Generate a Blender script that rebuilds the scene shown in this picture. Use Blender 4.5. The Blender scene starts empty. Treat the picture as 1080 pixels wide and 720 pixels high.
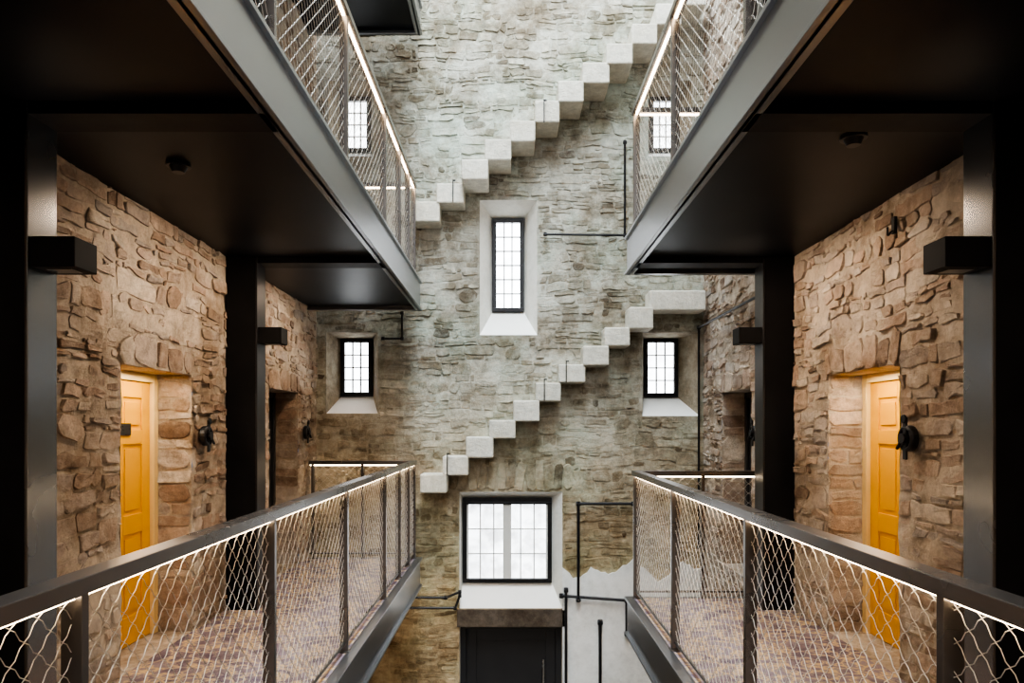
import bpy, math, random
from mathutils import Vector, Matrix, noise as mnoise
random.seed(7)
E = 4.57            # eye height above ground floor
W = 2.30            # half width of the hall
YF = 8.10           # far wall
YB = -3.0
F1, F2, F3 = E-1.47, E+1.65, E+4.77
ROOF = E+8.5
scene = bpy.context.scene

# ------------------------------------------------------------ materials
def newmat(name):
    m = bpy.data.materials.new(name); m.use_nodes = True
    nt = m.node_tree; b = nt.nodes['Principled BSDF']
    return m, nt, b
def ramp(nt, stops, interp='LINEAR'):
    r = nt.nodes.new('ShaderNodeValToRGB'); r.color_ramp.interpolation = interp
    el = r.color_ramp.elements
    while len(el) < len(stops): el.new(0.5)
    for e, (p, c) in zip(el, stops):
        e.position = p; e.color = (c[0], c[1], c[2], 1) if not isinstance(c, float) else (c, c, c, 1)
    return r
def noise(nt, vec, scale, detail=6, rough=0.6):
    n = nt.nodes.new('ShaderNodeTexNoise'); n.inputs['Scale'].default_value = scale
    n.inputs['Detail'].default_value = detail; n.inputs['Roughness'].default_value = rough
    nt.links.new(vec, n.inputs['Vector']); return n
def mix(nt, fac, a, b, mode='MIX'):
    m = nt.nodes.new('ShaderNodeMix'); m.data_type = 'RGBA'; m.blend_type = mode
    for i, v in ((0, fac), (6, a), (7, b)):
        if isinstance(v, (int, float)): m.inputs[i].default_value = v
        elif isinstance(v, tuple): m.inputs[i].default_value = (*v, 1)
        else: nt.links.new(v, m.inputs[i])
    return m.outputs[2]
def posn(nt):
    return nt.nodes.new('ShaderNodeNewGeometry')
def bump(nt, b, h, strength, dist):
    bp = nt.nodes.new('ShaderNodeBump'); bp.inputs['Strength'].default_value = strength
    bp.inputs['Distance'].default_value = dist
    nt.links.new(h, bp.inputs['Height']); nt.links.new(bp.outputs[0], b.inputs['Normal'])

def stone_mat(name, stops, wash, wash_lo, wash_hi, warm=None, island=True, rough=0.85, bstr=0.7, dark=True, bd=0.03, tint=None, mott=0.7, bs=20):
    m, nt, b = newmat(name); g = posn(nt); P = g.outputs['Position']
    if island:
        base = ramp(nt, stops); nt.links.new(g.outputs['Random Per Island'], base.inputs[0])
    else:
        n0 = noise(nt, P, 5, 8); base = ramp(nt, [(0.3+0.4*p, c) for p, c in stops]); nt.links.new(n0.outputs[0], base.inputs[0])
    c = base.outputs[0]
    n1 = noise(nt, P, 11, 10, 0.78); r1 = ramp(nt, [(0.32, 0.35), (0.68, 1.5)]); nt.links.new(n1.outputs[0], r1.inputs[0])
    c = mix(nt, mott, c, r1.outputs[0], 'MULTIPLY')
    n2 = noise(nt, P, 1.9, 12, 0.78); r2 = ramp(nt, [(wash_lo, 0.0), (wash_hi, 0.85)]); nt.links.new(n2.outputs[0], r2.inputs[0])
    c = mix(nt, r2.outputs[0], c, wash)
    if dark:
        mp = nt.nodes.new('ShaderNodeMapping'); mp.inputs['Location'].default_value = (13, 7, 5); nt.links.new(P, mp.inputs[0])
        n4 = noise(nt, mp.outputs[0], 1.1, 10, 0.75); r4 = ramp(nt, [(0.38, (0.50, 0.43, 0.36)), (0.54, (1.0, 1.0, 1.0))]); nt.links.new(n4.outputs[0], r4.inputs[0])
        c = mix(nt, 0.9, c, r4.outputs[0], 'MULTIPLY')
    if tint:   # faint green-blue old paint and lichen patches
        mp = nt.nodes.new('ShaderNodeMapping'); mp.inputs['Location'].default_value = (3, 17, 9); nt.links.new(P, mp.inputs[0])
        n5 = noise(nt, mp.outputs[0], 0.9, 10, 0.7); r5 = ramp(nt, [(0.48, (1.0, 1.0, 1.0)), (0.62, tint)]); nt.links.new(n5.outputs[0], r5.inputs[0])
        c = mix(nt, 0.9, c, r5.outputs[0], 'MULTIPLY')
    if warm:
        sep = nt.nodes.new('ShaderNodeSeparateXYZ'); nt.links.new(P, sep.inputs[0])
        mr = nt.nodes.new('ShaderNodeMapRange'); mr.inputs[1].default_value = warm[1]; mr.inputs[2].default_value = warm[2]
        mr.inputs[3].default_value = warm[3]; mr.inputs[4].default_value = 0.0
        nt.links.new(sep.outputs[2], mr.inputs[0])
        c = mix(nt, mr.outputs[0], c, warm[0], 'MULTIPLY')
    nt.links.new(c, b.inputs['Base Color']); b.inputs['Roughness'].default_value = rough
    b.inputs['Specular IOR Level'].default_value = 0.25
    n3 = noise(nt, P, bs, 12, 0.8)
    bump(nt, b, n3.outputs[0], bstr, bd)
    return m
far_stops = [(0.0, (0.13, 0.11, 0.085)), (0.1, (0.25, 0.22, 0.165)), (0.4, (0.37, 0.35, 0.285)), (0.6, (0.30, 0.275, 0.22)), (0.85, (0.44, 0.42, 0.35)), (1.0, (0.56, 0.54, 0.46))]
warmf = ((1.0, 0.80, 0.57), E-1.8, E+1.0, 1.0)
M_far_stone = stone_mat('far_stone', far_stops, (0.56, 0.57, 0.51), 0.46, 0.62, warmf, bstr=0.9, bd=0.02, bs=32, tint=(0.87, 0.98, 0.96), mott=0.8)
M_far_mortar = stone_mat('far_mortar', [(0, (0.32, 0.305, 0.25)), (1, (0.50, 0.485, 0.42))], (0.58, 0.59, 0.53), 0.42, 0.60, warmf, island=False, bstr=0.9, bd=0.02, bs=32, tint=(0.87, 0.98, 0.96), mott=0.75)
side_stops = [(0.0, (0.24, 0.17, 0.13)), (0.15, (0.50, 0.38, 0.29)), (0.3, (0.42, 0.38, 0.35)), (0.5, (0.62, 0.49, 0.39)), (0.65, (0.44, 0.32, 0.245)), (0.8, (0.56, 0.51, 0.46)), (1.0, (0.74, 0.66, 0.56))]
M_side_stone = stone_mat('side_stone', side_stops, (0.68, 0.59, 0.49), 0.46, 0.68, bstr=1.0, bd=0.02, bs=38, mott=0.7)
M_side_mortar = stone_mat('side_mortar', [(0, (0.46, 0.38, 0.30)), (1, (0.64, 0.56, 0.46))], (0.70, 0.63, 0.54), 0.44, 0.68, island=False, bstr=1.0, bd=0.02, bs=38, mott=0.6)
M_step = stone_mat('step_limestone', [(0, (0.60, 0.58, 0.50)), (1, (0.76, 0.74, 0.66))], (0.54, 0.50, 0.40), 0.50, 0.7, bstr=0.8, dark=False, mott=0.4)
M_reveal = stone_mat('limewashed_reveal', [(0, (0.66, 0.65, 0.59)), (1, (0.76, 0.75, 0.70))], (0.78, 0.78, 0.74), 0.45, 0.65, island=False, bstr=0.3, dark=False, mott=0.2)
M_reveal2 = stone_mat('stone_reveal', [(0, (0.32, 0.28, 0.20)), (1, (0.50, 0.44, 0.34))], (0.54, 0.49, 0.39), 0.45, 0.65, island=False, bstr=1.0)
M_sill = stone_mat('white_sill_paint', [(0, (0.83, 0.83, 0.81)), (1, (0.87, 0.87, 0.85))], (0.86, 0.86, 0.84), 0.45, 0.65, island=False, bstr=0.05, dark=False, mott=0.05)
M_plaster = stone_mat('white_plaster', [(0, (0.60, 0.61, 0.59)), (1, (0.72, 0.73, 0.72))], (0.75, 0.76, 0.75), 0.45, 0.65, island=False, bstr=0.15, dark=False, mott=0.3)
M_wood = stone_mat('aged_timber', [(0, (0.07, 0.055, 0.042)), (1, (0.12, 0.10, 0.08))], (0.14, 0.12, 0.10), 0.5, 0.8, island=False, bstr=0.5)

def simple(name, col, rough=0.5, metal=0.0, nscale=8, var=0.25, bstr=0.0, stretch=None, spec=None, rv=0.05):
    m, nt, b = newmat(name); g = posn(nt); v = g.outputs['Position']
    if stretch:
        mp = nt.nodes.new('ShaderNodeMapping'); mp.inputs['Scale'].default_value = stretch
        nt.links.new(v, mp.inputs[0]); v = mp.outputs[0]
    n = noise(nt, v, nscale, 3)
    lo = tuple(x*(1-var) for x in col); hi = tuple(min(1, x*(1+var)) for x in col)
    r = ramp(nt, [(0.3, lo), (0.7, hi)]); nt.links.new(n.outputs[0], r.inputs[0])
    nt.links.new(r.outputs[0], b.inputs['Base Color'])
    rr = ramp(nt, [(0.3, max(0.02, rough-rv)), (0.7, min(1.0, rough+rv))]); nt.links.new(n.outputs[0], rr.inputs[0])
    nt.links.new(rr.outputs[0], b.inputs['Roughness'])
    b.inputs['Metallic'].default_value = metal
    if spec is not None: b.inputs['Specular IOR Level'].default_value = spec
    if bstr: bump(nt, b, n.outputs[0], bstr, 0.01)
    return m
M_steel = simple('brushed_grey_steel', (0.29, 0.30, 0.32), 0.31, 0.95, 1.2, 0.04, rv=0.02)
M_rail = simple('bronze_steel', (0.17, 0.155, 0.145), 0.28, 0.9, 2, 0.06, rv=0.02)
M_black = simple('black_steel', (0.005, 0.005, 0.006), 0.55, 0.0, 5, 0.3, spec=0.18)
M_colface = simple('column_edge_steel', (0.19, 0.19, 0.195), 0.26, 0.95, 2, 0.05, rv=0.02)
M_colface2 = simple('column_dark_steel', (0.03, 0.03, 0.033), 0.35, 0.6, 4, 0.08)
M_soffit = simple('black_soffit', (0.004, 0.0048, 0.0075), 0.45, 0.0, 1, 0.1, spec=0.22, rv=0.02)
M_net = simple('steel_net', (0.74, 0.69, 0.62), 0.35, 0.5, 5, 0.1)
M_yellow = simple('yellow_paint', (0.76, 0.37, 0.004), 0.45, 0.0, 3, 0.04, spec=0.3)
M_yframe = simple('door_frame_paint', (0.78, 0.56, 0.24), 0.4, 0.0, 3, 0.06)
M_greydoor_shade = simple('dark_grey_door_and_shade', (0.020, 0.020, 0.022), 0.35, 0.0, 3, 0.15)  # far-wall door colour; on the deeper cell doors it is painted-in shade
M_iron = simple('black_iron', (0.02, 0.02, 0.022), 0.4, 0.6, 20, 0.3)
M_chrome = simple('satin_steel', (0.6, 0.6, 0.6), 0.25, 1.0, 20, 0.05)
M_white = simple('white_bars', (0.62, 0.62, 0.60), 0.5, 0.0, 3, 0.05)
M_greybar = simple('grey_glazing_bars', (0.25, 0.26, 0.26), 0.5, 0.0, 3, 0.05)
M_plate = simple('number_plate', (0.03, 0.03, 0.03), 0.3, 0.3, 10, 0.1)
M_roof = simple('roof_plaster', (0.3, 0.3, 0.3), 0.8, 0.0, 3, 0.1)
M_gfloor = simple('slate_floor', (0.12, 0.11, 0.10), 0.5, 0.0, 3, 0.3)
M_lamp = simple('frosted_lens', (0.10, 0.10, 0.09), 0.3, 0.0, 3, 0.1)

def emis(name, col, s, var=0.0):
    m, nt, b = newmat(name)
    b.inputs['Base Color'].default_value = (0.8, 0.8, 0.8, 1)
    b.inputs['Emission Strength'].default_value = s
    if var:
        g = posn(nt); n = noise(nt, g.outputs['Position'], 5, 3)
        r = ramp(nt, [(0.35, tuple(c*(1-var) for c in col)), (0.6, col)]); nt.links.new(n.outputs[0], r.inputs[0])
        nt.links.new(r.outputs[0], b.inputs['Emission Color'])
    else: b.inputs['Emission Color'].default_value = (*col, 1)
    return m
M_led = emis('led_strip', (1.0, 0.76, 0.50), 22)
M_glass = emis('daylit_glass', (0.93, 0.97, 1.0), 8.0, 0.3)
M_glass_low = emis('daylit_glass_street', (0.90, 0.95, 1.0), 4.5, 0.6)

# carpet
m, nt, b = newmat('patterned_carpet'); g = posn(nt); P = g.outputs['Position']
nz = noise(nt, P, 4, 3); wv = nt.nodes.new('ShaderNodeVectorMath'); wv.operation = 'MULTIPLY_ADD'
nt.links.new(nz.outputs['Color'], wv.inputs[0]); wv.inputs[1].default_value = (0.7, 0.7, 0.7); nt.links.new(P, wv.inputs[2])
vo = nt.nodes.new('ShaderNodeTexVoronoi'); vo.feature = 'DISTANCE_TO_EDGE'; vo.inputs['Scale'].default_value = 5.0
nt.links.new(wv.outputs[0], vo.inputs['Vector'])
rl = ramp(nt, [(0.03, 1.0), (0.05, 0.0)]); nt.links.new(vo.outputs[0], rl.inputs[0])
rb2 = ramp(nt, [(0.13, 1.0), (0.15, 0.0), (0.19, 0.0), (0.21, 0.6), (0.25, 0.0)]); nt.links.new(vo.outputs[0], rb2.inputs[0])
n2 = noise(nt, P, 5, 4); rb = ramp(nt, [(0.38, (0.095, 0.07, 0.105)), (0.5, (0.16, 0.12, 0.15)), (0.62, (0.22, 0.18, 0.22))]); nt.links.new(n2.outputs[0], rb.inputs[0])
c = mix(nt, rb2.outputs[0], rb.outputs[0], (0.26, 0.21, 0.20))
c = mix(nt, rl.outputs[0], c, (0.50, 0.36, 0.20))
nt.links.new(c, b.inputs['Base Color']); b.inputs['Roughness'].default_value = 0.95
n3 = noise(nt, P, 150, 2); bump(nt, b, n3.outputs[0], 0.4, 0.01)
M_carpet = m

# ------------------------------------------------------------ mesh builder
class MB:
    def __init__(s): s.v = []; s.f = []; s.m = []
    def quad(s, a, b, c, d, mi=0):
        n = len(s.v); s.v += [tuple(a), tuple(b), tuple(c), tuple(d)]; s.f.append((n, n+1, n+2, n+3)); s.m.append(mi)
    def box(s, x0, x1, y0, y1, z0, z1, mi=0):
        x0, x1 = sorted((x0, x1)); y0, y1 = sorted((y0, y1)); z0, z1 = sorted((z0, z1))
        n = len(s.v)
        s.v += [(x0,y0,z0),(x1,y0,z0),(x1,y1,z0),(x0,y1,z0),(x0,y0,z1),(x1,y0,z1),(x1,y1,z1),(x0,y1,z1)]
        for f in ((0,3,2,1),(4,5,6,7),(0,1,5,4),(1,2,6,5),(2,3,7,6),(3,0,4,7)):
            s.f.append(tuple(n+i for i in f)); s.m.append(mi)
    def cyl(s, p0, p1, r, seg=12, mi=0, r1=None):
        p0 = Vector(p0); p1 = Vector(p1); d = (p1-p0).normalized(); r1 = r if r1 is None else r1
        a = d.orthogonal().normalized(); bb = d.cross(a); n = len(s.v)
        for p, rr in ((p0, r), (p1, r1)):
            for i in range(seg):
                t = 2*math.pi*i/seg; s.v.append(tuple(p+a*math.cos(t)*rr+bb*math.sin(t)*rr))
        for i in range(seg):
            j = (i+1) % seg; s.f.append((n+i, n+j, n+seg+j, n+seg+i)); s.m.append(mi)
        s.f.append(tuple(n+i for i in reversed(range(seg)))); s.m.append(mi)
        s.f.append(tuple(n+seg+i for i in range(seg))); s.m.append(mi)
    def pipe(s, pts, r, mi=0):
        for a, b in zip(pts[:-1], pts[1:]):
            s.cyl(a, b, r, 10, mi)
        for p in pts:   # elbow couplings
            p = Vector(p)
            for ax in (Vector((1,0,0)), Vector((0,0,1))):
                s.cyl(p-ax*r*1.5, p+ax*r*1.5, r*1.4, 10, mi)
    def torus(s, c, axis, R, r, mi=0, seg=24, sg=8):
        c = Vector(c); d = Vector(axis).normalized(); a = d.orthogonal().normalized(); bb = d.cross(a); n = len(s.v)
        for i in range(seg):
            t = 2*math.pi*i/seg; rad = a*math.cos(t)+bb*math.sin(t)
            for j in range(sg):
                u = 2*math.pi*j/sg; s.v.append(tuple(c+rad*(R+r*math.cos(u))+d*r*math.sin(u)))
        for i in range(seg):
            for j in range(sg):
                s.f.append((n+i*sg+j, n+((i+1)%seg)*sg+j, n+((i+1)%seg)*sg+(j+1)%sg, n+i*sg+(j+1)%sg)); s.m.append(mi)
    def build(s, name, mats, parent=None, bevel=0, smooth=False):
        me = bpy.data.meshes.new(name)
        xs = [sum((max(p[k] for p in s.v), min(p[k] for p in s.v)))/2 for k in range(3)]
        c = Vector(xs)
        me.from_pydata([(p[0]-c.x, p[1]-c.y, p[2]-c.z) for p in s.v], [], s.f)
        for mt in mats: me.materials.append(mt)
        me.polygons.foreach_set('material_index', s.m)
        if smooth: me.polygons.foreach_set('use_smooth', [True]*len(s.f))
        me.update()
        o = bpy.data.objects.new(name, me); scene.collection.objects.link(o); o.location = c
        if parent:
            o.parent = parent; o.matrix_parent_inverse = Matrix.Translation(-Vector(parent.location))
        if bevel:
            bv = o.modifiers.new('bevel', 'BEVEL'); bv.width = bevel; bv.segments = 2; bv.limit_method = 'ANGLE'
        return o
def empty(name, loc):
    o = bpy.data.objects.new(name, None); o.location = loc; o.empty_display_size = 0.1
    scene.collection.objects.link(o); return o

# ------------------------------------------------------------ masonry
def warp(p, amp):
    q = Vector(p); a = mnoise.noise_vector(q*1.6); b2 = mnoise.noise_vector(q*5.0)
    return (a*1.0+b2*0.35)*amp
def stone(mb, O, U, V, N, u0, u1, v0, v1, h, jit, mi=0, wa=0.0, tilt=1.0):
    """one roughly dressed rubble stone; tilted faces partly sink into the mortar"""
    w = u1-u0; t = v1-v0; R = random.uniform
    if w < 0.03 or t < 0.015: return
    c = min(w, t)*R(0.05, 0.34); pts = []
    sk = R(-.35, .35)*t*0.5      # skewed ends
    sl = R(-.12, .12)*t          # sloping bed
    nx = max(1, int(w/0.07))
    for i in range(nx+1): pts.append((u0+c+(w-2*c)*i/nx-sk*.5, v0+R(-jit, jit)+sl*(i/nx-.5)))
    pts.append((u1+R(-jit, jit)-sk*.4, v0+c)); pts.append((u1+R(-jit, jit)+sk*.4, v1-c))
    for i in range(nx+1): pts.append((u1-c-(w-2*c)*i/nx+sk*.5, v1+R(-jit, jit)-sl*(i/nx-.5)))
    pts.append((u0+R(-jit, jit)+sk*.4, v1-c)); pts.append((u0+R(-jit, jit)-sk*.4, v0+c))
    cu, cv = (u0+u1)/2, (v0+v1)/2; k = len(pts); n = len(mb.v)
    tu, tv = R(-1, 1)*tilt*h/max(w, .08), R(-1.1, 1.1)*tilt*h/max(t, .05)
    ins = min(w, t)
    for ring, (f, hh) in enumerate(((0, -0.02), (0.015, 0.85), (0.12, 1.0))):
        for (u, v) in pts:
            du, dv = u-cu, v-cv; L = math.hypot(du, dv) or 1
            q = 1-f*ins/L*R(0.6, 1.6)
            uu, vv = cu+du*q, cv+dv*q
            z = hh if ring == 0 else h*hh*R(0.75, 1.2)+tu*(uu-cu)+tv*(vv-cv)
            P = O+U*uu+V*vv+N*z
            if wa: d = warp(O+U*uu+V*vv, wa); P = P+U*d.dot(U)+V*d.dot(V)
            mb.v.append(tuple(P))
    P = O+U*(cu+R(-.2,.2)*w)+V*(cv+R(-.2,.2)*t)+N*(h*R(0.70, 1.15))
    if wa: d = warp(O+U*cu+V*cv, wa); P = P+U*d.dot(U)+V*d.dot(V)
    mb.v.append(tuple(P))
    flip = U.cross(V).dot(N) < 0
    def F(*a):
        mb.f.append(tuple(reversed(a)) if flip else tuple(a)); mb.m.append(mi)
    for i in range(k):
        j = (i+1) % k
        F(n+i, n+j, n+k+j, n+k+i); F(n+k+i, n+k+j, n+2*k+j, n+2*k+i); F(n+2*k+i, n+2*k+j, n+3*k)

def masonry(mb, O, U, V, N, u0, u1, v0, v1, openings, ch, cw, hr, gap, jit, wa=0.0, miss=0.0):
    R = random.uniform
    v = v0
    while v < v1-0.03:
        c = R(ch[1]*1.4, ch[1]*2.6); top = min(v+c, v1)
        if v1-top < 0.06: top = v1
        edges = [v, top]
        for (a, b2, lo, hi) in openings:
            if hi > v and lo < top: edges += [max(lo, v), min(hi, top)]
        edges = sorted(set(round(e, 4) for e in edges))
        for s0, s1 in zip(edges[:-1], edges[1:]):
            if s1-s0 < 0.012: continue
            mid = (s0+s1)/2; free = [(u0, u1)]
            for (a, b2, lo, hi) in openings:
                if lo < mid < hi:
                    nf = []
                    for (p, q) in free:
                        if b2 <= p or a >= q: nf.append((p, q)); continue
                        if a > p: nf.append((p, a))
                        if b2 < q: nf.append((b2, q))
                    free = nf
            for (p, q) in free:
                bay = p
                while bay < q-0.02:
                    be = min(bay+R(0.18, 0.65), q)
                    if q-be < 0.15: be = q
                    y = s0
                    while y < s1-0.005:
                        hh = R(*ch)
                        if random.random() < 0.12: hh = ch[1]*R(1.1, 1.6)
                        yt = min(y+hh, s1)
                        if s1-yt < ch[0]*0.7: yt = s1
                        u = bay
                        while u < be-0.015:
                            w = R(*cw)*(0.45+0.75*(yt-y)/ch[1]); e = min(u+w, be)
                            if be-e < 0.06: e = be
                            if random.random() > miss:
                                g = gap*R(0.6, 1.8)
                                stone(mb, O, U, V, N, u+g, e-g, y+g, yt-g, R(*hr), jit, 0, wa)
                            u = e
                        y = yt
                    bay = be
        v = top
def backing(mb, O, U, V, N, u0, u1, v0, v1, openings, mi=0, sub=None, amp=0.006):
    us = sorted({u0, u1, *[a for o in openings for a in o[:2]]}); vs = sorted({v0, v1, *[a for o in openings for a in o[2:4]]})
    us = [u for u in us if u0 <= u <= u1]; vs = [v for v in vs if v0 <= v <= v1]
    flip = U.cross(V).dot(N) < 0
    def sp(L):
        r = [L[0]]
        for a, b2 in zip(L[:-1], L[1:]):
            k = max(1, round((b2-a)/sub)); r += [a+(b2-a)*i/k for i in range(1, k+1)]
        return r
    if sub: us, vs = sp(us), sp(vs)
    nu = len(us); base = len(mb.v)
    for v in vs:
        for u in us:
            P = O+U*u+V*v
            if sub: P = P+N*(amp*(mnoise.noise(P*6)+0.7*mnoise.noise(P*15)))
            mb.v.append(tuple(P))
    for j in range(len(vs)-1):
        for i in range(nu-1):
            mu, mv = (us[i]+us[i+1])/2, (vs[j]+vs[j+1])/2
            if any(o[0] < mu < o[1] and o[2] < mv < o[3] for o in openings): continue
            f = [base+j*nu+i, base+j*nu+i+1, base+(j+1)*nu+i+1, base+(j+1)*nu+i]
            if flip: f.reverse()
            mb.f.append(tuple(f)); mb.m.append(mi)

X, Y, Z = Vector((1,0,0)), Vector((0,1,0)), Vector((0,0,1))
# ---- far wall
wins = {
 'center': ((-0.36, 0.32, 1.10, 2.70), (-0.22, 0.17, 1.43, 2.58), 0.36, 1),
 'left':   ((-2.18,-1.57, 0.17, 1.13), (-2.09,-1.70, 0.39, 1.10), 0.36, 3),
 'right':  (( 1.57, 2.25, 0.14, 1.13), ( 1.65, 2.07, 0.38, 1.10), 0.36, 3),
 'ul':     ((-2.16,-1.64, 3.22, 4.12), (-2.05,-1.72, 3.40, 4.08), 0.36, 3),
 'ur':     (( 1.64, 2.16, 3.22, 4.12), ( 1.72, 2.05, 3.40, 4.08), 0.36, 3),
 'low':    ((-0.60, 0.62,-2.14,-0.76), (-0.57, 0.50,-1.86,-0.84), 0.14, 1),
}
far_open = [(o[0], o[1], E+o[2], E+o[3]) for o, i, d, k in wins.values()]
door_far = (-0.60, 0.62, 0.0, E-2.36)
far_open_b = far_open+[door_far]
O = Vector((0, YF, 0)); N = Vector((0,-1,0))
mb = MB(); backing(mb, O, X, Z, N, -W-0.1, W+0.1, 0, ROOF, far_open_b, sub=0.045, amp=0.011)
for o, i, d, rk in wins.values():
    a = [Vector((o[0], YF, E+o[2])), Vector((o[1], YF, E+o[2])), Vector((o[1], YF, E+o[3])), Vector((o[0], YF, E+o[3]))]
    b2 = [Vector((i[0], YF+d, E+i[2])), Vector((i[1], YF+d, E+i[2])), Vector((i[1], YF+d, E+i[3])), Vector((i[0], YF+d, E+i[3]))]
    for k in range(4):
        mb.quad(a[k], b2[k], b2[(k+1)%4], a[(k+1)%4], 2 if k == 0 else rk)
x0, x1, z0, z1 = door_far
mb.quad((x0,YF,0),(x0,YF+.3,0),(x0,YF+.3,z1),(x0,YF,z1),1); mb.quad((x1,YF,0),(x1,YF,z1),(x1,YF+.3,z1),(x1,YF+.3,0),1)
mb.quad((x0,YF,z1),(x0,YF+.3,z1),(x1,YF+.3,z1),(x1,YF,z1),1)
wall_far = mb.build('wall_far', [M_far_mortar, M_reveal, M_sill, M_reveal2])
skip = [(o[0]-0.03, o[1]+0.03, o[2]-0.03, o[3]+0.03) for o in far_open]
skip += [(-0.64, 0.66, 0, E-2.10), (0.62, W, 0, E-1.72), (-0.74, 0.76, E-0.78, E-0.46)]
mb = MB(); masonry(mb, O, X, Z, N, -W, W, 0, ROOF, skip, (0.035, 0.11), (0.06, 0.34), (0.002, 0.013), 0.006, 0.010, 0.045, 0.14)
nv = 13
for k in range(nv):
    u = -0.72+1.46*k/nv; stone(mb, O, X, Z, N, u+.006, u+1.46/nv-.006, E-0.74+random.uniform(0,.02), E-0.47+random.uniform(-.05,.03)+0.06*math.sin(math.pi*k/nv), 0.022, 0.006, tilt=.4)
ms = mb.build('stonework', [M_far_stone], wall_far)

mb = MB(); px = [0.62+i*(W-0.62)/40 for i in range(41)]; tops = [E-1.68+0.22*mnoise.noise(Vector((p*3.1, 0, 5)))+0.07*mnoise.noise(Vector((p*14, 0, 5))) for p in px]
yv = YF-0.022
for i in range(40):
    a, b2 = px[i], px[i+1]
    mb.quad((a,yv,0),(b2,yv,0),(b2,yv,tops[i+1]),(a,yv,tops[i])); mb.quad((a,yv,tops[i]),(b2,yv,tops[i+1]),(b2,YF,tops[i+1]),(a,YF,tops[i]))
mb.quad((0.62,yv,0),(0.62,yv,tops[0]),(0.62,YF,tops[0]),(0.62,YF,0))
mb.build('plaster_patch', [M_plaster], wall_far)
mb = MB(); mb.box(-0.63, 0.65, YF-0.022, YF+0.13, E-2.36, E-2.15); mb.build('timber_lintel', [M_wood], wall_far, bevel=0.006)

# ---- side walls
DO = [(4.03, 4.93), (6.50, 7.40)]; DH = E+0.38; REC = 0.28
doors_open = [(a, b2, F1, DH) for a, b2 in DO]+[(a, b2, F2, F2+1.85) for a, b2 in DO]
for sgn, nm in ((-1, 'wall_left'), (1, 'wall_right')):
    O = Vector((sgn*W, 0, 0)); N = Vector((-sgn, 0, 0))
    mb = MB(); backing(mb, O, Y, Z, N, YB, YF+0.03, 0, ROOF, doors_open, sub=0.05, amp=0.016)
    for (a, b2, lo, hi) in doors_open:
        xa, xb = sgn*W, sgn*(W+REC+0.08)
        mb.quad((xa,a,lo),(xb,a,lo),(xb,a,hi),(xa,a,hi)); mb.quad((xa,b2,lo),(xa,b2,hi),(xb,b2,hi),(xb,b2,lo))
        mb.quad((xa,a,hi),(xb,a,hi),(xb,b2,hi),(xa,b2,hi)); mb.quad((xa,a,lo),(xa,b2,lo),(xb,b2,lo),(xb,a,lo))
    wall = mb.build(nm, [M_side_mortar])
    mb = MB()
    skip = [(a-0.015, b2+0.015, lo, hi+0.20) for a, b2, lo, hi in doors_open]
    masonry(mb, O, Y, Z, N, YB, YF, 0, ROOF, skip, (0.03, 0.115), (0.06, 0.32), (0.004, 0.018), 0.008, 0.011, 0.04, 0.12)
    for (a, b2, lo, hi) in doors_open:
        u = a-0.02
        while u < b2+0.01:
            w = min(random.uniform(0.10, 0.34), b2+0.02-u); stone(mb, O, Y, Z, N, u+.006, u+w-.006, hi+.005, hi+.195+random.uniform(-.04,.02), random.uniform(.012,.022), .012, tilt=.5); u += w
        masonry(mb, Vector((sgn*W, b2, 0)), Vector((sgn,0,0)), Z, Vector((0,-1,0)), 0.0, REC-0.03, lo, hi, [], (0.06, 0.18), (0.15, 0.5), (0.004, 0.014), 0.006, 0.01)
        masonry(mb, Vector((sgn*W, a, 0)), Vector((sgn,0,0)), Z, Vector((0,1,0)), 0.0, REC-0.03, lo, hi, [], (0.06, 0.18), (0.15, 0.5), (0.004, 0.014), 0.006, 0.01)
    mb.build('stonework', [M_side_stone], wall)

# back wall (with an added window for fill light), floor, roof with skylight opening
mb = MB(); O = Vector((0, YB, 0)); backing(mb, O, X, Z, Vector((0,1,0)), -W-.1, W+.1, 0, ROOF, [(-.85, .85, E+1.9, E+6.4)])
mb.build('wall_back', [M_side_mortar])
mb = MB()
for xx in (-.85, -.28, .28, .85): mb.box(xx-.03, xx+.03, YB-.12, YB-.02, E+1.9, E+6.4)
for k in range(8): z = E+1.9+4.5*k/7; mb.box(-.85, .85, YB-.12, YB-.02, z-.03, z+.03)
mb.build('window_7', [M_iron])  # bars of the unseen window, put in to carry the fill light
mb = MB(); mb.box(-W-.3, W+.3, YB-0.2, YF+0.4, -0.2, 0); mb.build('floor', [M_gfloor])
mb = MB()
mb.box(-W-.3, -1.3, YB-.2, YF+.2, ROOF, ROOF+.2); mb.box(1.3, W+.3, YB-.2, YF+.2, ROOF, ROOF+.2)
mb.box(-1.3, 1.3, YB-.2, -1.5, ROOF, ROOF+.2); mb.box(-1.3, 1.3, 7.3, YF+.2, ROOF, ROOF+.2)
mb.build('ceiling', [M_roof])
mb = MB()
for k in range(8):
    y = -1.5+8.8*k/7; mb.box(-1.3, 1.3, y-.03, y+.03, ROOF+.25, ROOF+.33)
for xx in (-1.3, 0, 1.3): mb.box(xx-.03, xx+.03, -1.5, 7.3, ROOF+.25, ROOF+.33)
mb.build('skylight_frame', [M_black])

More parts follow.
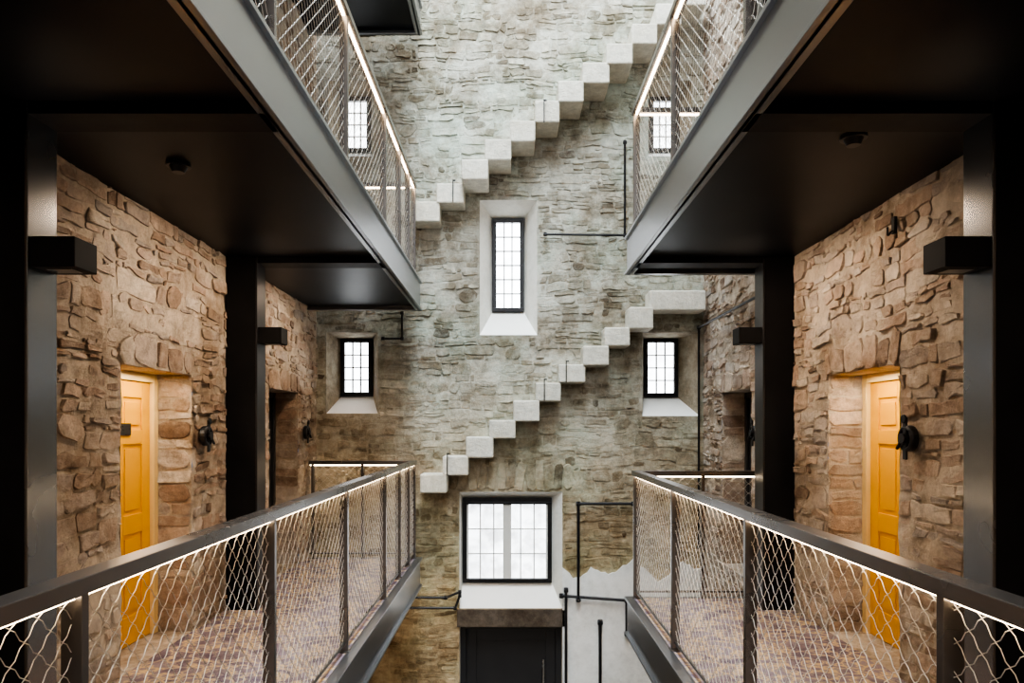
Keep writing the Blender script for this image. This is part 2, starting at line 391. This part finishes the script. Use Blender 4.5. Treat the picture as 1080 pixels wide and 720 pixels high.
# ------------------------------------------------------------ windows
def window(n, inner, d, cols, rows, bar, low=False):
    x0, x1, z0, z1 = inner; z0 += E; z1 += E; y = YF+d
    e = empty('window_%d' % n, ((x0+x1)/2, y, (z0+z1)/2))
    t = 0.05
    mb = MB()
    mb.box(x0, x1, y-.05, y+.03, z0, z0+t); mb.box(x0, x1, y-.05, y+.03, z1-t, z1)
    mb.box(x0, x0+t, y-.05, y+.03, z0+t, z1-t); mb.box(x1-t, x1, y-.05, y+.03, z0+t, z1-t)
    if low: mb.box(x0+t, x1-t, y-.05, y+.03, z1-t-0.03, z1-t)
    mb.build('frame', [M_iron], e, bevel=0.004)
    mb = MB(); ix0, ix1, iz0, iz1 = x0+t, x1-t, z0+t, z1-t-(0.03 if low else 0)
    for k in range(1, cols):
        u = ix0+(ix1-ix0)*k/cols; w = 0.008
        if low and k == cols//2: w = 0.05
        mb.box(u-w, u+w, y-.035, y-.005, iz0, iz1)
    for k in range(1, rows):
        v = iz0+(iz1-iz0)*k/rows; mb.box(ix0, ix1, y-.03, y-.008, v-.007, v+.007)
    if low:
        mb.box(ix0, ix0+.02, y-.035, y-.005, iz0, iz1); mb.box(ix1-.02, ix1, y-.035, y-.005, iz0, iz1)
    mb.build('glazing_bars', [bar], e)
    mb = MB(); mb.box(ix0, ix1, y, y+.01, iz0, iz1); mb.build('glass', [M_glass_low if low else M_glass], e)
window(1, wins['center'][1], 0.36, 3, 6, M_greybar)
window(2, wins['left'][1], 0.36, 3, 4, M_greybar)
window(3, wins['right'][1], 0.36, 3, 4, M_greybar)
window(4, wins['ul'][1], 0.36, 3, 4, M_white)
window(5, wins['ur'][1], 0.36, 3, 4, M_white)
window(6, wins['low'][1], 0.14, 6, 3, M_white, True)

# ------------------------------------------------------------ doors
def cell_door(n, sgn, ya, yb, z0, z1, mat, fmat):
    xi = sgn*(W+REC-0.02); xo = sgn*(W+REC+0.05)
    e = empty('door_%d' % n, (xi, (ya+yb)/2, z0))
    mb = MB(); fw = 0.06
    mb.box(xi-sgn*.02, xo, ya, ya+fw, z0, z1); mb.box(xi-sgn*.02, xo, yb-fw, yb, z0, z1); mb.box(xi-sgn*.02, xo, ya+fw, yb-fw, z1-fw, z1)
    mb.build('frame', [fmat], e, bevel=0.005)
    a, b2, t = ya+fw+.004, yb-fw-.004, z1-fw-.004
    mb = MB(); mb.box(xi+sgn*.02, xo, a, b2, z0+.005, t)
    st = 0.1; cols = [(a+st, (a+b2)/2-st/2), ((a+b2)/2+st/2, b2-st)]
    H = t-z0
    xr = xi+sgn*.02
    for (p, q) in ((a, a+st), ((a+b2)/2-st/2, (a+b2)/2+st/2), (b2-st, b2)): mb.box(xr-sgn*.012, xr, p, q, z0+.005, t)
    rails = [(0.005, .2), (.42*H, .42*H+.13), (.76*H, .76*H+.1), (H-.11, H)]
    for (p, q) in rails:
        for (c0, c1) in cols: mb.box(xr-sgn*.012, xr, c0, c1, z0+p, z0+q)
    for k in range(3):
        for (c0, c1) in cols:
            mb.box(xr-sgn*.008, xr, c0+.03, c1-.03, z0+rails[k][1]+.03, z0+rails[k+1][0]-.03)
    mb.build('leaf', [mat], e, bevel=0.004)
    mb = MB(); hy = a+.05
    mb.cyl((xr-sgn*.012, hy, z0+.95), (xr-sgn*.05, hy, z0+.95), .012); mb.cyl((xr-sgn*.05, hy-.01, z0+.95), (xr-sgn*.05, hy+.11, z0+.95), .009)
    mb.box(xr-sgn*.018, xr-sgn*.012, hy-.025, hy+.025, z0+.85, z0+1.05)
    mb.build('handle', [M_iron], e)
    pa = (ya+.42) if sgn < 0 else (a+.02)
    mb = MB(); mb.box(xr-sgn*.02, xr-sgn*.008, pa, pa+.16, z0+1.42, z0+1.50); mb.build('number_plate', [M_plate], e)
n = 1
for sgn in (-1, 1):
    for zi, (ya, yb) in enumerate(DO):
        cell_door(n, sgn, ya, yb, F1, DH, M_yellow if zi == 0 else M_greydoor_shade, M_yframe if zi == 0 else M_greydoor_shade); n += 1  # deeper door of each pair: shade over yellow put into a dark grey
        cell_door(n, sgn, ya, yb, F2, F2+1.85, M_yellow, M_yframe); n += 1
e = empty('door_%d' % n, (0, YF+.25, 0)); mb = MB(); zt = E-2.36
mb.box(-.60,-.53,YF+.14,YF+.26,0,zt); mb.box(.55,.62,YF+.14,YF+.26,0,zt); mb.box(-.53,.55,YF+.14,YF+.26,zt-.08,zt)
mb.build('frame', [M_greydoor_shade], e, bevel=.006)
mb = MB(); mb.box(-.53,.55,YF+.2,YF+.25,0.01,zt-.08)
for (a, b2) in ((-.53,-.41),(.43,.55)): mb.box(a,b2,YF+.185,YF+.2,0.01,zt-.08)
for (a, b2) in ((.01,.2),(1.0,1.12),(zt-.22,zt-.08)): mb.box(-.41,.43,YF+.185,YF+.2,a,b2)
mb.build('leaf', [M_greydoor_shade], e, bevel=.004)
mb = MB(); mb.cyl((.40,YF+.14,1.3),(.40,YF+.14,1.78),.014,12); mb.cyl((.40,YF+.19,1.35),(.40,YF+.14,1.35),.01); mb.cyl((.40,YF+.19,1.73),(.40,YF+.14,1.73),.01)
mb.build('pull_handle', [M_chrome], e)

# ------------------------------------------------------------ stone stairs cantilevered from the far wall
PPM = 720/7.81
def px2(xp, yp): return ((xp-538)/PPM, E+(451-yp)/PPM)
def steps(name, lst):
    mb = MB()
    for (xa, ya, xb, yb, p) in lst:
        (x0, z1), (x1, z0) = px2(xa, ya), px2(xb, yb)
        j = lambda: random.uniform(-.014, .014)
        mb.box(x0+j(), min(x1+j(), W-.06), YF-p+j(), YF, z0+j(), z1+j())
    o = mb.build(name, [M_step], bevel=0.016)
    return o
low = [(443+24.4*i, 500-19.5*i, 443+24.4*i+27.5, 500-19.5*i+21, 0.29) for i in range(10)]+[(686, 306, 757, 326, 0.29)]
up = [(436+25.3*i, 213-20*i, 436+25.3*i+27.5, 213-20*i+21.5, 0.29 if i < 2 else 0.45) for i in range(12)]
steps('stone_staircase', low); steps('stone_staircase', up)
mb = MB()
for (xp, yp) in ((472, 482), (574, 404), (478, 195), (573, 118), (597, 385)):
    x, z = px2(xp, yp); pj = .31 if xp < 480 or yp > 300 else .47
    mb.box(x-.006, x+.006, YF-pj-.012, YF-pj, z-.2, z+.05); mb.box(x-.006, x+.03, YF-pj-.012, YF-pj, z+.035, z+.05)
mb.build('iron_baluster_remains', [M_iron])

# ------------------------------------------------------------ columns
for sgn in (-1, 1):
    for ya, yb in ((2.89, 3.07), (5.51, 5.69), (0.27, 0.45)):
        e = empty('steel_column', (sgn*2.16, (ya+yb)/2, 0))
        mb = MB(); mb.box(sgn*2.055, sgn*(W-.005), ya, yb, 0, ROOF); mb.build('web', [M_black], e)
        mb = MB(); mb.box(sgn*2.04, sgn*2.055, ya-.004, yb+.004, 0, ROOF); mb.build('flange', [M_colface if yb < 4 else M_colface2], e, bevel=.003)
        l = empty('column_lamp', (sgn*1.94, (ya+yb)/2, E+.75)); zc = E+.75
        mb = MB(); mb.box(sgn*1.85, sgn*2.04, ya+.01, yb-.01, zc-.065, zc+.065); mb.build('housing', [M_black], l, bevel=.004)
        mb = MB(); mb.box(sgn*1.89, sgn*2.0, ya+.05, yb-.05, zc+.062, zc+.068); mb.box(sgn*1.89, sgn*2.0, ya+.05, yb-.05, zc-.068, zc-.062)
        mb.build('lens', [M_lamp], l)

# ------------------------------------------------------------ walkways and railings
def net(name, p0, p1, z0, z1, parent):
    p0 = Vector(p0); p1 = Vector(p1); L = (p1-p0).length; d = (p1-p0)/L; side = d.cross(Z)
    per, row, r = 0.088, 0.0205, 0.0016
    S = 6; n = int(L/per*S)+1; K = int((z1-z0)/(2*row)); row = (z1-z0)/K/2
    v = []; f = []
    for k in range(K+1):
        ph = math.pi*k
        zc = z0+2*row*k
        base = len(v)
        for i in range(n+1):
            s = min(i*per/S, L); c = math.cos(2*math.pi*s/per+ph)
            c = math.copysign(abs(c)**0.8, c)
            zz = min(max(zc+row*0.97*c, z0), z1)
            q = p0+d*s+Vector((0, 0, zz))
            for t in range(3):
                a = 2*math.pi*t/3; v.append(tuple(q+side*(r*math.cos(a))+Z*(r*math.sin(a))))
        for i in range(n):
            for t in range(3):
                a = base+i*3+t; b2 = base+i*3+(t+1) % 3; f.append((a, b2, b2+3, a+3))
    m = MB(); m.v = v; m.f = f; m.m = [0]*len(f)
    return m.build(name, [M_net], parent, smooth=True)

def walkway(sgn, fz, y1):
    e = empty('walkway', (sgn*1.65, (YB+y1)/2, fz-.16)); xw = sgn*(W-.002)
    mb = MB(); mb.box(sgn*1.04, xw, YB, y1-.02, fz-.27, fz-.012); mb.build('soffit_slab', [M_soffit], e)
    mb = MB(); mb.box(sgn*1.07, xw, YB, y1-.05, fz-.012, fz); mb.build('carpet', [M_carpet], e)
    mb = MB()
    mb.box(sgn*1.02, sgn*1.04, YB, y1, fz-.32, fz); mb.box(sgn*.995, sgn*1.07, YB, y1, fz-.32, fz-.30); mb.box(sgn*.995, sgn*1.07, YB, y1, fz-.018, fz+.004)
    mb.box(sgn*1.07, xw, y1-.02, y1, fz-.32, fz); mb.box(sgn*1.07, xw, y1-.05, y1, fz-.32, fz-.30)
    mb.build('edge_channel', [M_steel], e, bevel=.002)
    mb = MB()
    for ya, yb in ((2.89, 3.07), (5.51, 5.69), (0.27, 0.45)):
        mb.box(sgn*1.04, sgn*2.04, ya, yb, fz-.32, fz-.27)
    mb.build('cross_beams', [M_black], e)
    r = empty('railing', (sgn*1.09, (YB+y1)/2, fz+.5)); xr = sgn*1.09; zt = fz+1.10
    ys = []; y = 1.71 if sgn < 0 else 1.69
    step = 1.385 if sgn < 0 else 1.41
    while y < y1-0.3: ys.append(y); y += step
    y = (1.71 if sgn < 0 else 1.69)-step
    while y > YB: ys.append(y); y -= step
    ye = y1-.06
    if sgn < 0: ys.append(6.65)
    ys.append(ye)
    mb = MB()
    for y in ys: mb.box(xr-.027, xr+.027, y-.014, y+.014, fz, zt-.045)
    for y in ys: mb.box(xr-.035, xr+.035, y-.03, y+.03, fz, fz+.012)
    for xx in (sgn*1.66, sgn*(W-.08)): mb.box(xx-.014, xx+.014, ye-.027, ye+.027, fz, zt-.045)
    mb.build('posts', [M_rail], r, bevel=.002)
    mb = MB(); mb.box(xr-.036, xr+.036, YB, ye+.036, zt-.045, zt); mb.box(xr+sgn*.036, sgn*(W-.04), ye-.036, ye+.036, zt-.045, zt)
    mb.build('handrail', [M_rail], r, bevel=.003)
    mb = MB(); mb.box(xr-.008, xr+.008, YB, ye, fz+.05, fz+.066); mb.box(xr, sgn*(W-.04), ye-.008, ye+.008, fz+.05, fz+.066)
    mb.build('bottom_bar', [M_rail], r)
    mb = MB(); mb.box(xr-.009, xr+.009, YB, ye, zt-.0565, zt-.0455); mb.box(xr, sgn*(W-.05), ye-.009, ye+.009, zt-.0545, zt-.0455)
    mb.build('led_strip', [M_led], r)
    net('cable_net', (xr, max(YB, 0.3), 0), (xr, ye, 0), fz+.06, zt-.05, r)
    net('return_net', (xr, ye, 0), (sgn*(W-.04), ye, 0), fz+.06, zt-.05, r)
YL, YR = 7.75, 5.95
for fz in (F1, F2, F3):
    walkway(-1, fz, YL); walkway(1, fz, YR)

# ------------------------------------------------------------ services and small fittings
def fpx(xp, yp, y=8.03): return ((xp-538)/720*y, y, E+(451-yp)/720*y)
def pipes(paths, r=0.018):
    mb = MB()
    for p in paths: mb.pipe(p, r)
    return mb.build('surface_pipe', [M_iron], smooth=False)
pipes([[fpx(575,247), fpx(659,248), fpx(659,150)]], .014)
pipes([[fpx(668,531), fpx(610,531), fpx(610,632)], [fpx(592,628), fpx(661,633), fpx(661,668)], [fpx(597,622), fpx(597,725), (fpx(597,725)[0], 8.03, 0)]], .018)
pipes([[fpx(633,656), (fpx(633,656)[0], 8.03, 0)]], .02)
pipes([[fpx(432,630), fpx(470,630), fpx(485,624)], [fpx(415,641), fpx(480,641), fpx(485,628)]], .014)
pipes([[fpx(404,357), fpx(424,357), fpx(424,330)]], .013)
pipes([[(2.22, 8.03, E-1.4), (2.22, 8.03, E+1.18), (2.22, 5.75, E+1.18)]], .014)

def wall_relic(sgn, y, z, s):
    """old iron cell-lock mechanism fixed to the wall"""
    xw = sgn*(W-.03); n = -sgn; x = xw+n*.03; mb = MB()
    mb.cyl((xw, y, z), (x, y, z), .075*s, 24); mb.torus((x, y, z), (1,0,0), .062*s, .014*s)
    mb.cyl((x, y, z), (x+n*.03, y, z), .03*s, 16); mb.box(x, x+n*.012, y-.016*s, y+.016*s, z-.12*s, z+.12*s)
    mb.cyl((x+n*.01, y, z+.11*s), (x+n*.02, y, z+.11*s), .025*s, 12); mb.cyl((x+n*.02, y, z), (x+n*.025, y+.05*s, z-.06*s), .010*s, 8)
    mb.build('iron_lock_mechanism', [M_iron], bevel=.002)
wall_relic(-1, 5.06, E-.06, 1.0); wall_relic(1, 3.86, E-.06, 1.0); wall_relic(-1, 7.55, E-.05, 1.0); wall_relic(1, 6.3, E-.05, 1.0)
mb = MB(); mb.box(W-.05, W-.03, 4.0, 4.03, E+1.14, E+1.24); mb.cyl((W-.05, 4.015, E+1.16), (W-.08, 4.015, E+1.13), .007); mb.cyl((W-.08, 4.015, E+1.13), (W-.08, 4.015, E+1.18), .006)
mb.build('iron_wall_hook', [M_iron], bevel=.002)
for x, y in ((-1.73, 3.56), (1.62, 3.22)):
    mb = MB(); z = F2-.27; mb.cyl((x, y, z), (x, y, z-.02), .06, 24); mb.cyl((x, y, z-.02), (x, y, z-.05), .045, 24, r1=.03); mb.build('smoke_detector', [M_iron])

# ------------------------------------------------------------ lights
def area(name, loc, sx, sy, power, col, rot=(0,0,0), spread=None):
    l = bpy.data.lights.new(name, 'AREA'); l.shape = 'RECTANGLE'; l.size = sx; l.size_y = sy; l.energy = power; l.color = col
    if spread: l.spread = spread
    o = bpy.data.objects.new(name, l); o.location = loc; o.rotation_euler = rot; scene.collection.objects.link(o); return o
def spot(name, loc, power, col, target, ang=100, blend=0.8, size=0.05):
    l = bpy.data.lights.new(name, 'SPOT'); l.energy = power; l.color = col; l.spot_size = math.radians(ang); l.spot_blend = blend; l.shadow_soft_size = size
    o = bpy.data.objects.new(name, l); o.location = loc
    o.rotation_euler = (Vector(target)-Vector(loc)).to_track_quat('-Z', 'Y').to_euler(); scene.collection.objects.link(o); return o
area('skylight_daylight', (0, 2.9, ROOF+.2), 2.4, 8.6, 2600, (0.86, 0.95, 1.0))
area('added_back_fill', (0, YB-.15, E+4.15), 1.6, 4.4, 300, (0.92, 0.97, 1.0), rot=(math.radians(90), 0, 0))  # fill added behind the camera to light the far wall frontally
warm = (1.0, 0.77, 0.56)
for sgn in (-1, 1):
    for y in (1.6, 4.3, 5.2, 6.7):
        if sgn > 0 and y > 6: continue
        spot('soffit_downlight', (sgn*1.4, y, F2-.29), 72, warm, (sgn*2.25, y, F2-1.9), 150)
    spot('soffit_downlight', (sgn*1.5, 6.4 if sgn < 0 else 5.0, F1-.35), 40, warm, (sgn*1.2, 8.0, F1-1.6), 120)
    for (ya, yb) in ((2.89, 3.07), (5.51, 5.69)):
        ym = (ya+yb)/2
        spot('column_lamp_uplight', (sgn*1.95, ym, E+.83), 4, warm, (sgn*2.0, ym, E+3), 120)
        spot('column_lamp_downlight', (sgn*1.95, ym, E+.67), 8, warm, (sgn*2.0, ym, E-3), 120)
    for (a, b2) in DO[:1]:
        area('door_head_light', (sgn*(W+.1), (a+b2)/2, DH-.02), .08, .6, 8, (1.0, .83, .6))

w = bpy.data.worlds.new('World'); scene.world = w; w.use_nodes = True
w.node_tree.nodes['Background'].inputs[0].default_value = (0.6, 0.75, 1.0, 1); w.node_tree.nodes['Background'].inputs[1].default_value = 0.3

cam = bpy.data.cameras.new('camera'); co = bpy.data.objects.new('camera', cam); scene.collection.objects.link(co)
co.location = (0, 0, E); co.rotation_euler = (math.radians(90), 0, 0)
cam.sensor_width = 36; cam.lens = 24; cam.shift_x = 2/1080; cam.shift_y = 91/1080; cam.clip_start = 0.05
scene.camera = co
scene.view_settings.view_transform = 'AgX'
scene.view_settings.look = 'AgX - Medium High Contrast'
